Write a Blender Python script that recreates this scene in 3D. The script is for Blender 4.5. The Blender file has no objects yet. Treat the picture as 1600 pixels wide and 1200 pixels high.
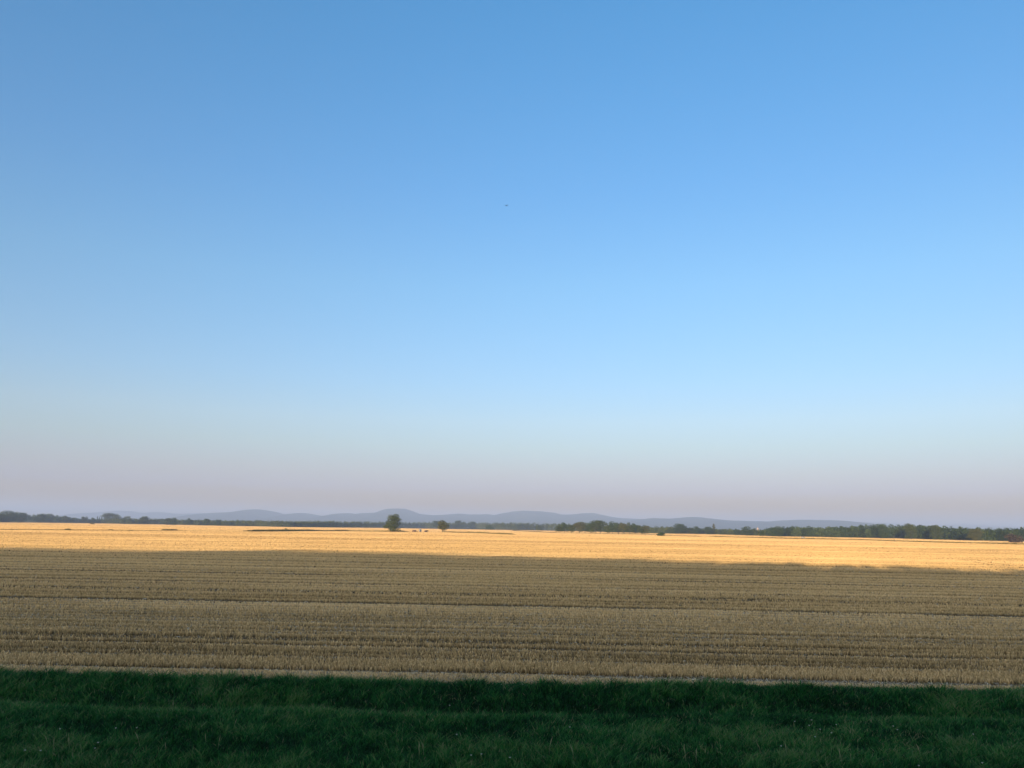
import bpy, math
import numpy as np
from mathutils import Matrix, Vector

S = bpy.context.scene
COL = S.collection
R = math.radians

# ------------------------------------------------------------------ camera
CAM_H = 6.0            # eye height over the field: standing on the flood bank
FPX = 1200.0           # focal length in photo pixels (1600 wide)
PITCH, ROLL = R(10.62), R(0.93)
cam_data = bpy.data.cameras.new("camera")
cam = bpy.data.objects.new("camera", cam_data)
COL.objects.link(cam)
cam.matrix_world = Matrix.Translation((0, 0, CAM_H)) @ Matrix.Rotation(R(90) + PITCH, 4, 'X') @ Matrix.Rotation(ROLL, 4, 'Z')
cam_data.sensor_width = 36
cam_data.lens = 36 * FPX / 1600
cam_data.clip_start, cam_data.clip_end = 0.1, 80000
S.camera = cam
S.render.resolution_x, S.render.resolution_y = 1024, 768
CM = np.array(cam.matrix_world.to_3x3())

# ------------------------------------------------------------------ light
SUN_EL, SUN_AZ = 4.5, 22.0     # sun low behind the camera, SUN_AZ degrees to the left
# direction from the scene towards the sun
sdir = Vector((-math.sin(R(SUN_AZ)) * math.cos(R(SUN_EL)), -math.cos(R(SUN_AZ)) * math.cos(R(SUN_EL)), math.sin(R(SUN_EL))))
W = bpy.data.worlds.new("World")
S.world = W
W.use_nodes = True
nt = W.node_tree
nt.nodes.clear()
sky = nt.nodes.new('ShaderNodeTexSky')
sky.sky_type = 'NISHITA'
sky.sun_disc = False
sky.sun_elevation = R(SUN_EL)
sky.sun_rotation = R(180 + SUN_AZ)
sky.altitude = 0
sky.air_density, sky.dust_density, sky.ozone_density = 1.0, 0.0, 3.0
bg = nt.nodes.new('ShaderNodeBackground')
bg.inputs['Strength'].default_value = 0.15
wo = nt.nodes.new('ShaderNodeOutputWorld')
# the pale band of dusty air low over the plain: grades the sky by height above the horizon
tc = nt.nodes.new('ShaderNodeTexCoord'); sx = nt.nodes.new('ShaderNodeSeparateXYZ')
nt.links.new(tc.outputs['Generated'], sx.inputs[0])
SUNSIDE_BOOST = (5.9, 3.2, 2.2)     # added warm gain on the unseen sunset half of the sky, lifts the shaded field
GAIN = [(0.0, (0.284, 0.176, 0.124)), (0.027, (0.284, 0.176, 0.124)), (0.0475, (0.339, 0.254, 0.395)), (0.069, (0.425, 0.31, 0.381)), (0.102, (0.52, 0.39, 0.395)), (0.135, (0.594, 0.446, 0.437)), (0.184, (0.58, 0.482, 0.483)), (0.305, (0.56, 0.547, 0.538)), (0.417, (0.478, 0.557, 0.59)), (0.604, (0.381, 0.601, 0.648)), (1.0, (0.381, 0.601, 0.648))]
gr = nt.nodes.new('ShaderNodeValToRGB')
while len(gr.color_ramp.elements) < len(GAIN): gr.color_ramp.elements.new(.5)
for e, (p, c) in zip(gr.color_ramp.elements, GAIN): e.position = p; e.color = (*c, 1)
nt.links.new(sx.outputs['Z'], gr.inputs[0])
m1 = nt.nodes.new('ShaderNodeVectorMath'); m1.operation = 'MULTIPLY'
m2 = nt.nodes.new('ShaderNodeVectorMath'); m2.operation = 'SCALE'; m2.inputs['Scale'].default_value = 2.0
nt.links.new(sky.outputs[0], m1.inputs[0]); nt.links.new(gr.outputs[0], m1.inputs[1])
nt.links.new(m1.outputs[0], m2.inputs[0])
# the dusty band lies opposite the sun; the unseen sunset half gets the added warm gain
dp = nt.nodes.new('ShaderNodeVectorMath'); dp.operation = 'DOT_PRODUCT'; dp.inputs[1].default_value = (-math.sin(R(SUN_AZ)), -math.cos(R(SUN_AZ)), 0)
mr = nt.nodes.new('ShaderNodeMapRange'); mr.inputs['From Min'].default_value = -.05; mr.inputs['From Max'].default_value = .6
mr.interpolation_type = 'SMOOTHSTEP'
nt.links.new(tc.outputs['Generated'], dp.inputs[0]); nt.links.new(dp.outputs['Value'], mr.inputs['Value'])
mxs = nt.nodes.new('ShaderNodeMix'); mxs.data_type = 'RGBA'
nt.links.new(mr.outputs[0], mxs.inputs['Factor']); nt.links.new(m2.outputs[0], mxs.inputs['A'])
sunside_boost = nt.nodes.new('ShaderNodeVectorMath'); sunside_boost.operation = 'MULTIPLY'; sunside_boost.inputs[1].default_value = SUNSIDE_BOOST
nt.links.new(sky.outputs[0], sunside_boost.inputs[0]); nt.links.new(sunside_boost.outputs[0], mxs.inputs['B'])
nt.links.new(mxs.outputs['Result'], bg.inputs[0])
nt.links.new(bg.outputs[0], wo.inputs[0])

sl = bpy.data.lights.new("sun", 'SUN')
sl.energy = 4.7
sl.angle = R(0.45)
sl.color = (1.0, 0.77, 0.46)
sun = bpy.data.objects.new("sun", sl)
COL.objects.link(sun)
sun.rotation_euler = sdir.to_track_quat('Z', 'Y').to_euler()

S.view_settings.view_transform = 'Standard'
S.view_settings.look = 'None'
S.view_settings.gamma = 1.0
S.view_settings.exposure = 1.2
S.cycles.use_denoising = True
S.cycles.max_bounces = 6
S.cycles.volume_bounces = 1
S.cycles.transparent_max_bounces = 16

# ------------------------------------------------------------------ helpers
def ray(px, py):
    v = CM @ np.array([(px - 800) / FPX, -(py - 600) / FPX, -1.0])
    return v / np.linalg.norm(v)

def hit(px, py, z=0.0):
    """point of the ground seen at photo pixel px, py"""
    d = ray(px, py)
    t = (z - CAM_H) / d[2]
    return np.array([d[0] * t, d[1] * t, z])

def at(px, py, Y):
    """point at depth Y seen at photo pixel px, py"""
    d = ray(px, py)
    t = Y / d[1]
    return np.array([d[0] * t, Y, CAM_H + d[2] * t])

def horizon(px):
    # photo row of the true horizon in column px
    a = CM[2]
    # a . [(px-800)/f, -(py-600)/f, -1] = 0
    return 600 + FPX * (a[0] * (px - 800) / FPX - a[2]) / a[1]

def mesh(name, V, F, attrs=None, smooth=False):
    V = np.asarray(V, np.float32).reshape(-1, 3)
    F = np.asarray(F, np.int32)
    k = F.shape[1]
    me = bpy.data.meshes.new(name)
    me.vertices.add(len(V)); me.vertices.foreach_set('co', V.ravel())
    me.loops.add(F.size); me.loops.foreach_set('vertex_index', F.ravel())
    me.polygons.add(len(F))
    me.polygons.foreach_set('loop_start', np.arange(0, F.size, k, dtype=np.int32))
    if smooth:
        me.polygons.foreach_set('use_smooth', np.ones(len(F), bool))
    for an, arr in (attrs or {}).items():
        at_ = me.attributes.new(an, 'FLOAT', 'POINT')
        at_.data.foreach_set('value', np.asarray(arr, np.float32))
    me.update(calc_edges=True)
    return me

def link(name, me, mat=None, parent=None, loc=None):
    o = bpy.data.objects.new(name, me)
    COL.objects.link(o)
    if mat is not None and me is not None and not me.materials:
        me.materials.append(mat)
    if parent: o.parent = parent
    if loc is not None: o.location = tuple(float(c) for c in loc)
    return o

def tag(o, label=None, cat=None, group=None, kind=None):
    if label: o['label'] = label
    if cat: o['category'] = cat
    if group: o['group'] = group
    if kind: o['kind'] = kind
    return o

def vnoise(x, y, seed=0):
    """smooth value noise in 0..1, vectorised"""
    x = np.asarray(x, float); y = np.asarray(y, float)
    x, y = np.broadcast_arrays(x, y)
    xi, yi = np.floor(x).astype(np.int64), np.floor(y).astype(np.int64)
    xf, yf = x - xi, y - yi
    def h(i, j):
        n = (i * 374761393 + j * 668265263 + seed * 1442695041) & 0xFFFFFFFF
        n = ((n ^ (n >> 13)) * 1274126177) & 0xFFFFFFFF
        return ((n ^ (n >> 16)) & 0xFFFF) / 65535.0
    u, v = xf * xf * (3 - 2 * xf), yf * yf * (3 - 2 * yf)
    return (h(xi, yi) * (1 - u) + h(xi + 1, yi) * u) * (1 - v) + (h(xi, yi + 1) * (1 - u) + h(xi + 1, yi + 1) * u) * v

def fbm(x, y, seed=0, o=4):
    s = 0; a = 0.5; t = 0
    for i in range(o):
        s = s + a * vnoise(np.asarray(x) * 2 ** i, np.asarray(y) * 2 ** i, seed + i * 17); t += a; a *= .5
    return s / t

# ------------------------------------------------------------------ materials
def new_mat(name):
    m = bpy.data.materials.new(name); m.use_nodes = True
    n = m.node_tree.nodes; n.clear()
    out = n.new('ShaderNodeOutputMaterial')
    return m, m.node_tree, out

def ramp(nt, stops):
    r = nt.nodes.new('ShaderNodeValToRGB')
    cr = r.color_ramp
    while len(cr.elements) < len(stops): cr.elements.new(0.5)
    for e, (p, c) in zip(cr.elements, stops):
        e.position = p; e.color = (*c, 1)
    return r

def tone_mat(name, stops, translucent=0.0, rough=0.7, spec=0.15):
    """colour picked along a ramp by the per-leaf / per-straw 'tone' attribute"""
    m, nt, out = new_mat(name)
    at_ = nt.nodes.new('ShaderNodeAttribute'); at_.attribute_name = 'tone'
    r = ramp(nt, stops)
    nt.links.new(at_.outputs['Fac'], r.inputs[0])
    p = nt.nodes.new('ShaderNodeBsdfPrincipled')
    p.inputs['Roughness'].default_value = rough
    p.inputs['Specular IOR Level'].default_value = spec
    nt.links.new(r.outputs[0], p.inputs['Base Color'])
    sh = p
    if translucent > 0:
        t = nt.nodes.new('ShaderNodeBsdfTranslucent')
        nt.links.new(r.outputs[0], t.inputs[0])
        mx = nt.nodes.new('ShaderNodeMixShader'); mx.inputs[0].default_value = translucent
        nt.links.new(p.outputs[0], mx.inputs[1]); nt.links.new(t.outputs[0], mx.inputs[2])
        sh = mx
    nt.links.new(sh.outputs[0], out.inputs[0])
    return m

def noise_mat(name, stops, scale=(1, 1, 1), detail=6, rough=0.9, bump=0.0, nscale=1.0, spec=0.1, layers=None):
    m, nt, out = new_mat(name)
    tc = nt.nodes.new('ShaderNodeTexCoord')
    mp = nt.nodes.new('ShaderNodeMapping'); mp.inputs['Scale'].default_value = scale
    nz = nt.nodes.new('ShaderNodeTexNoise'); nz.inputs['Scale'].default_value = nscale
    nz.inputs['Detail'].default_value = detail; nz.inputs['Roughness'].default_value = 0.62
    nt.links.new(tc.outputs['Object'], mp.inputs[0]); nt.links.new(mp.outputs[0], nz.inputs['Vector'])
    fac = nz.outputs[0]
    if layers:
        for (sc, ns, w) in layers:
            mp2 = nt.nodes.new('ShaderNodeMapping'); mp2.inputs['Scale'].default_value = sc
            n2 = nt.nodes.new('ShaderNodeTexNoise'); n2.inputs['Scale'].default_value = ns; n2.inputs['Detail'].default_value = 4
            nt.links.new(tc.outputs['Object'], mp2.inputs[0]); nt.links.new(mp2.outputs[0], n2.inputs['Vector'])
            mx = nt.nodes.new('ShaderNodeMath'); mx.operation = 'MULTIPLY_ADD'
            s_ = nt.nodes.new('ShaderNodeMath'); s_.operation = 'SUBTRACT'; s_.inputs[1].default_value = 0.5
            nt.links.new(n2.outputs[0], s_.inputs[0])
            nt.links.new(s_.outputs[0], mx.inputs[0]); mx.inputs[1].default_value = w
            nt.links.new(fac, mx.inputs[2]); fac = mx.outputs[0]
    r = ramp(nt, stops)
    nt.links.new(fac, r.inputs[0])
    p = nt.nodes.new('ShaderNodeBsdfPrincipled')
    p.inputs['Roughness'].default_value = rough
    p.inputs['Specular IOR Level'].default_value = spec
    nt.links.new(r.outputs[0], p.inputs['Base Color'])
    if bump:
        b = nt.nodes.new('ShaderNodeBump'); b.inputs['Strength'].default_value = 1.0; b.inputs['Distance'].default_value = bump
        nt.links.new(fac, b.inputs['Height']); nt.links.new(b.outputs[0], p.inputs['Normal'])
    nt.links.new(p.outputs[0], out.inputs[0])
    return m

M = {}
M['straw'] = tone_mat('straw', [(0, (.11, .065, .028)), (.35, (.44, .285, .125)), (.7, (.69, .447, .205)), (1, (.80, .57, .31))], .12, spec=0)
M['litter'] = tone_mat('chopped straw', [(0, (.20, .16, .11)), (.5, (.40, .33, .23)), (1, (.62, .53, .40))], 0, spec=0)
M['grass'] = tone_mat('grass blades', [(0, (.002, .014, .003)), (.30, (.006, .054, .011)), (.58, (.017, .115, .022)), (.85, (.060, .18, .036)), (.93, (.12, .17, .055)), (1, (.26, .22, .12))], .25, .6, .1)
M['soil'] = noise_mat('grass sward soil', [(.3, (.010, .028, .010)), (.55, (.022, .055, .018)), (.75, (.05, .06, .03))], nscale=.9, bump=.05)
M['plain'] = noise_mat('distant plain', [(.35, (.07, .10, .04)), (.5, (.20, .17, .08)), (.62, (.36, .27, .14))], scale=(.0012, .0035, 1), detail=3)
M['field'] = noise_mat('stubble soil', [(.25, (.080, .050, .027)), (.5, (.14, .090, .048)), (.75, (.28, .185, .095))], scale=(.05, 1.6, 1), detail=5, nscale=1.0, bump=.03, spec=0, layers=[((2, 6, 1), 3.0, .5), ((.004, .03, 1), 1.0, .5)])
LEAF = {
 'olive': [(0, (.024, .036, .009)), (.5, (.066, .084, .020)), (1, (.13, .145, .038))],
 'dark': [(0, (.018, .034, .011)), (.5, (.044, .070, .020)), (1, (.090, .12, .034))],
 'yellow': [(0, (.050, .055, .016)), (.5, (.10, .10, .030)), (1, (.16, .15, .050))],
 'brown': [(0, (.035, .026, .020)), (.5, (.085, .060, .045)), (1, (.15, .11, .08))],
 'weed': [(0, (.070, .058, .018)), (.5, (.18, .14, .045)), (1, (.34, .26, .09))],
 'rust': [(0, (.10, .055, .035)), (.5, (.24, .14, .085)), (1, (.36, .23, .15))],
}
for k, s in LEAF.items(): M['leaf_' + k] = tone_mat('leaves ' + k, s, .2)
M['bark'] = noise_mat('bark', [(.3, (.05, .038, .028)), (.7, (.13, .10, .075))], scale=(3, 3, .6), nscale=2, bump=.03)
M['hill'] = noise_mat('wooded hill', [(.35, (.035, .05, .03)), (.6, (.07, .08, .045)), (.72, (.15, .13, .07))], nscale=.004, detail=6, bump=12)
def plain_mat(name, c, rough=.6, vary=.12):
    return noise_mat(name, [(.3, tuple(v * (1 - vary) for v in c)), (.7, tuple(min(1, v * (1 + vary)) for v in c))], nscale=1.5, rough=rough)
M['white'] = plain_mat('white paint', (.42, .40, .37), .5)
M['render'] = plain_mat('pink washed render', (.50, .36, .30), .8)
M['tile'] = plain_mat('red roof tile', (.30, .12, .08), .8)
M['dark'] = plain_mat('dark opening', (.03, .032, .035), .3)
M['rubber'] = plain_mat('rubber', (.02, .02, .02), .8)
M['wood'] = plain_mat('weathered timber', (.16, .12, .085), .85)
M['bird'] = plain_mat('dark feathers', (.020, .022, .026), .7)
M['petal'] = plain_mat('white petals', (.42, .42, .34), .6)
M['stem'] = plain_mat('green stem', (.06, .12, .03), .6)
M['dry'] = plain_mat('dry grass stem', (.24, .22, .12), .7)

# ------------------------------------------------------------------ haze
def box_mesh(x0, x1, y0, y1, z0, z1):
    V = [(x, y, z) for z in (z0, z1) for y in (y0, y1) for x in (x0, x1)]
    F = [(0, 2, 3, 1), (4, 5, 7, 6), (0, 1, 5, 4), (2, 6, 7, 3), (0, 4, 6, 2), (1, 3, 7, 5)]
    return V, F
hm, hnt, hout = new_mat('haze')
pv = hnt.nodes.new('ShaderNodeVolumePrincipled')
pv.inputs['Color'].default_value = (.49, .59, .84, 1)
pv.inputs['Density'].default_value = 1.2e-4
pv.inputs['Anisotropy'].default_value = 0.0
hnt.links.new(pv.outputs[0], hout.inputs['Volume'])
V, F = box_mesh(-17500, 17500, -4200, 24500, -1.1, 400)
tag(link('haze', mesh('haze', V, F), hm), 'thin warm evening haze over the whole plain', 'haze', kind='stuff')

# ------------------------------------------------------------------ terrain
def edge_y(x):
    """where the grass gives way to the stubble field"""
    return 31.2 + 0.010 * np.asarray(x) + .75 * (np.abs(x) / 22.0) ** 1.5 * (np.asarray(x) < 0) + .22 * (fbm(np.asarray(x) * .12, 3.1, 5) - .5) * 2 + .25 * (vnoise(np.asarray(x) * .9, .5, 8) - .5)

def ground_z(x, y):
    x = np.asarray(x, float); y = np.asarray(y, float)
    e = edge_y(np.clip(x, -60, 60))
    z = np.interp(y, [-17, -2.5, 1.6, 14.5, 17], [0, 4.4, 4.4, .15, 0])
    near = (y > 15) & (y < e + .5)
    und = .16 * (fbm(x * .35, y * .5, 21) - .5) * np.clip((y - 15) / 2, 0, 1) * np.clip((e + .3 - y) / 1.0, 0, 1)
    dip = -.34 * np.exp(-((y - (e - 3.6 + .5 * (vnoise(x * .15, 7., 3) - .5))) / .85) ** 2) * (0.55 + .9 * vnoise(x * .12, 2.2, 4))
    rise = .10 * np.exp(-((y - (e - 1.2)) / .7) ** 2)
    z = z + np.where(near, und + dip + rise, 0)
    z = np.where(y >= e + .5, -.06, z)
    return z

def grid(xs, ys, zf):
    X, Y = np.meshgrid(xs, ys)
    Z = zf(X, Y)
    nx, ny = len(xs), len(ys)
    i = np.arange(nx * ny).reshape(ny, nx)
    F = np.stack([i[:-1, :-1], i[:-1, 1:], i[1:, 1:], i[1:, :-1]], -1).reshape(-1, 4)
    return np.stack([X, Y, Z], -1).reshape(-1, 3), F
xs = np.concatenate([[-17000, -9000, -4000, -1500, -600, -250, -120], np.arange(-60, 60.1, .4), [120, 250, 600, 1500, 4000, 9000, 17000]])
ys = np.concatenate([[-4000, -1500, -500, -200, -80, -40], np.arange(-17, 16, 1.), np.arange(16, 36, .25), [40, 60, 100, 200, 400, 800, 1500, 3000, 6000, 12000, 24000]])
V, F = grid(xs, ys, ground_z)
g = mesh('ground', V, F, smooth=True)
g.materials.append(M['soil']); g.materials.append(M['plain'])
cy = V[F].mean(1)[:, 1]
g.polygons.foreach_set('material_index', (cy > 500).astype(np.int32))
tag(link('ground', g), 'grassy bank and the flat plain beyond it', 'ground', kind='structure')

# far edge of the stubble = foot of the woods, as (photo x, foot row, top row)
WOOD = [(-120, 815, 800), (0, 816, 800), (20, 816, 799), (40, 816, 804), (60, 816, 804), (80, 816.5, 804), (100, 817, 807), (125, 817, 809.5), (150, 817.5, 811),
        (200, 819, 810), (235, 819, 810), (300, 820.5, 812), (340, 821.5, 812.5), (400, 822.5, 813), (450, 823.6, 813.5), (500, 824, 813.5), (550, 824.4, 814.3),
        (600, 824.6, 815), (650, 825, 815.5), (700, 826, 816), (725, 826, 815), (760, 827, 816.5), (800, 828, 816), (850, 828.6, 817.5), (900, 830, 818.5),
        (1010, 833, 822.5), (1050, 834, 822.8), (1100, 834.6, 825.5), (1150, 836, 826.5), (1195, 837.4, 827), (1208, 838, 823.5), (1240, 838.5, 822), (1280, 839, 823.5),
        (1300, 839.5, 822.5), (1330, 840, 821.5), (1380, 841, 820), (1400, 841, 819.5), (1430, 842, 819.5), (1480, 843.5, 822.5), (1500, 844, 824.2), (1540, 845, 825), (1600, 846, 825), (1720, 848, 826)]
wx = np.array([w[0] for w in WOOD], float)
def wood_row(px): return np.interp(px, wx, [w[1] for w in WOOD]), np.interp(px, wx, [w[2] for w in WOOD])
foot = np.array([hit(w[0], w[1])[:2] for w in WOOD])

# stubble field sheet: from the grass edge to the foot of the woods
ts = np.concatenate([np.linspace(0, .02, 3), np.linspace(.03, 1, 60)])
fx = np.linspace(-1, 1, 161)
VV = []
far_r = lambda a: np.interp(a, np.arctan2(foot[:, 0], foot[:, 1]), np.hypot(foot[:, 0], foot[:, 1]))
az = np.linspace(-R(50), R(50), 201)
rows = []
for t in ts:
    x_near = np.tan(az) * 31.5
    near = np.stack([x_near * 2.2, edge_y(x_near * 2.2) - .05], -1)
    fr = far_r(az) + 25
    farp = np.stack([np.sin(az) * fr, np.cos(az) * fr], -1)
    p = near * (1 - t) ** 1 + farp * t
    rows.append(np.concatenate([p, np.full((len(az), 1), .0)], 1))
V = np.array(rows).reshape(-1, 3)
i = np.arange(len(ts) * len(az)).reshape(len(ts), len(az))
F = np.stack([i[:-1, :-1], i[:-1, 1:], i[1:, 1:], i[1:, :-1]], -1).reshape(-1, 4)
tag(link('stubble_field', mesh('stubble_field', V, F, smooth=True), M['field']), 'harvested grain field stretching to the woods', 'field', kind='structure')

# ------------------------------------------------------------------ hills
HILLS = [
 ('hills', 12500, 3000, [(300, 818), (330, 806), (340, 803), (350, 801.2), (380, 800), (400, 797), (408, 796.3), (418, 798), (430, 803), (450, 808), (465, 803.2), (475, 801.5), (485, 803), (500, 806), (520, 806), (530, 803),
   (540, 802), (550, 802), (560, 805), (570, 802), (580, 801.5), (595, 801), (601, 799.5), (608, 796), (618, 794.6), (635, 795), (642, 798), (655, 803), (680, 805.2), (700, 804), (720, 802.6), (735, 804), (765, 803.5), (772, 805),
   (785, 802), (800, 799.5), (815, 798), (845, 799), (865, 801), (875, 804), (890, 804), (910, 802), (925, 801.5), (940, 805), (960, 809), (1000, 811.3), (1040, 816), (1080, 822)]),
 ('hills', 10500, 2600, [(930, 822), (970, 814), (1000, 811.5), (1020, 809.5), (1045, 810.5), (1075, 808), (1085, 808), (1110, 811), (1130, 813), (1180, 814.5), (1200, 815), (1225, 813), (1250, 812), (1300, 813), (1310, 814),
   (1335, 818), (1360, 820), (1400, 826), (1440, 832)]),
 ('hills', 16500, 3000, [(100, 813), (150, 803), (165, 800.5), (178, 802), (186, 799), (196, 798), (205, 800), (215, 803), (228, 804.5), (240, 801.5), (250, 800), (265, 802), (290, 803), (320, 802), (345, 803), (380, 805), (440, 812), (500, 818)]),
 ('hills', 19000, 3000, [(1280, 832), (1330, 818), (1360, 816), (1390, 817.5), (1420, 820.5), (1450, 821.5), (1480, 819.5), (1500, 819), (1520, 820.3), (1560, 822), (1600, 823.5), (1680, 826), (1760, 832)]),
]
HL = ['blue wooded hill chain with the highest flat summit', 'low long blue ridge right of the main summits', 'very faint far hills at the left end of the skyline', 'faintest far rise above the right-hand wood']
for hi, (nm, D, depth, prof) in enumerate(HILLS):
    pxs = np.arange(prof[0][0], prof[-1][0] + .1, 1.5)
    tops = np.interp(pxs, [p[0] for p in prof], [p[1] for p in prof])
    ker = np.array([.25, .5, .25]); tops[1:-1] = np.convolve(tops, ker, 'valid')
    tops = tops + (fbm(pxs * .35, hi, 31) - .5) * .5
    C = np.array([at(a, b, D) for a, b in zip(pxs, tops)])
    us = np.concatenate([np.linspace(-1, 0, 15), np.linspace(.1, 1, 8)])
    rows = []
    for u in us:
        f = (math.cos(u * math.pi) + 1) / 2 if u < 0 else (math.cos(u * math.pi) + 1) / 2
        f = f ** .8
        y = D + u * depth
        x = C[:, 0]
        rel = (fbm(x * .0016, u * 5 + hi * 9, 77) - .5) * 1.1 * (1 - abs(2 * f - 1))
        z = (C[:, 2] + 2) * np.clip(f + rel * f * .5, 0, 1) - 2
        z = np.where(u == 0, C[:, 2], np.minimum(z, C[:, 2] * (1 if u > 0 else 1)))
        rows.append(np.stack([x, np.full_like(x, y) , z], -1))
    V = np.array(rows).reshape(-1, 3)
    n = len(pxs); i = np.arange(len(us) * n).reshape(len(us), n)
    F = np.stack([i[:-1, :-1], i[:-1, 1:], i[1:, 1:], i[1:, :-1]], -1).reshape(-1, 4)
    tag(link(nm, mesh(nm, V, F, smooth=True), M['hill']), HL[hi], 'hills', kind='structure')

# ------------------------------------------------------------------ foliage builders
def cards(P, N, size, rng, aspect=1.0):
    """one small irregular quad per point, P centres, N normals"""
    n = len(P)
    N = N / (np.linalg.norm(N, axis=1, keepdims=True) + 1e-9)
    r = rng.normal(size=(n, 3))
    U = np.cross(N, r); U /= np.linalg.norm(U, axis=1, keepdims=True) + 1e-9
    Wv = np.cross(N, U)
    s = np.asarray(size).reshape(-1, 1) * np.ones((n, 1)) * .5
    k = rng.uniform(.6, 1.15, (n, 4, 1))
    V = np.stack([P + (U * k[:, 0]) * s, P + (Wv * k[:, 1]) * s * aspect, P - (U * k[:, 2]) * s, P - (Wv * k[:, 3]) * s * aspect], 1)
    F = np.arange(4 * n).reshape(n, 4)
    return V.reshape(-1, 3), F

def crown(rng, blobs, n, size, tone_spread=.35, base_tone=.5):
    """leaf cards spread over (and a little inside) a set of ellipsoid leaf masses. blobs: cx,cy,cz,rx,ry,rz"""
    B = np.array(blobs, float)
    w = (B[:, 3] * B[:, 5]) ** 1.0; w /= w.sum()
    idx = rng.choice(len(B), n, p=w)
    d = rng.normal(size=(n, 3)); d /= np.linalg.norm(d, axis=1, keepdims=True)
    rad = rng.uniform(.55, 1.0, n) ** .5
    rad *= 1 + .22 * (fbm(d[:, 0] * 2.3 + idx * 3.1, d[:, 2] * 2.3 + d[:, 1] * 1.7, 9, 3) - .5) * 2
    P = B[idx, :3] + d * B[idx, 3:6] * rad[:, None]
    N = d * .8 + rng.normal(size=(n, 3)) * .55 + np.array([0, 0, .25])
    bt = rng.normal(0, .13, len(B))
    tone = np.clip(base_tone + bt[idx] + rng.normal(0, tone_spread * .45, n), 0, 1)
    V, F = cards(P, N, size * rng.uniform(.6, 1.3, n), rng)
    return V, F, np.repeat(tone, 4)

def tube(path, radii, seg=7):
    path = np.asarray(path, float); n = len(path)
    V = []; F = []
    for i in range(n):
        t = path[min(i + 1, n - 1)] - path[max(i - 1, 0)]; t /= np.linalg.norm(t) + 1e-9
        a = np.cross(t, [0.3, 1, 0.1]); a /= np.linalg.norm(a) + 1e-9; b = np.cross(t, a)
        for k in range(seg):
            th = 2 * math.pi * k / seg
            V.append(path[i] + (a * math.cos(th) + b * math.sin(th)) * radii[i])
    for i in range(n - 1):
        for k in range(seg):
            F.append((i * seg + k, i * seg + (k + 1) % seg, (i + 1) * seg + (k + 1) % seg, (i + 1) * seg + k))
    return np.array(V), np.array(F)

def join(parts):
    Vs, Fs, o = [], [], 0
    for V, F in parts:
        Vs.append(V); Fs.append(np.asarray(F) + o); o += len(V)
    return np.concatenate(Vs), np.concatenate(Fs)

def trunk_mesh(rng, h, r, spread, low, lean=0.0):
    """tapered trunk with limbs rising into the crown (unit tree: metres)"""
    parts = []
    top = np.array([lean * h, 0, h * .8])
    path = [np.array([0, 0, -.15]), np.array([0, 0, h * .08])] + [np.array([lean * h * t + rng.normal(0, .02) * h * .3, rng.normal(0, .02) * h * .3, h * .8 * t]) for t in (.3, .5, .75, 1)]
    parts.append(tube(path, [r * 1.5, r, r * .8, r * .62, r * .4, r * .15]))
    for k in range(9):
        t = rng.uniform(low / .8 if low > 0 else .15, .85)
        p0 = np.array([lean * h * t, 0, h * .8 * t]); a = rng.uniform(0, 2 * math.pi)
        L = spread * rng.uniform(.55, .85)
        p2 = p0 + np.array([math.cos(a) * L, math.sin(a) * L, h * rng.uniform(.08, .22)])
        p1 = (p0 + p2) / 2 + np.array([0, 0, -h * .02])
        parts.append(tube([p0, p1, p2], [r * .38 * (1.1 - t), r * .25 * (1.1 - t), r * .07], 5))
    return join(parts)

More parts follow.
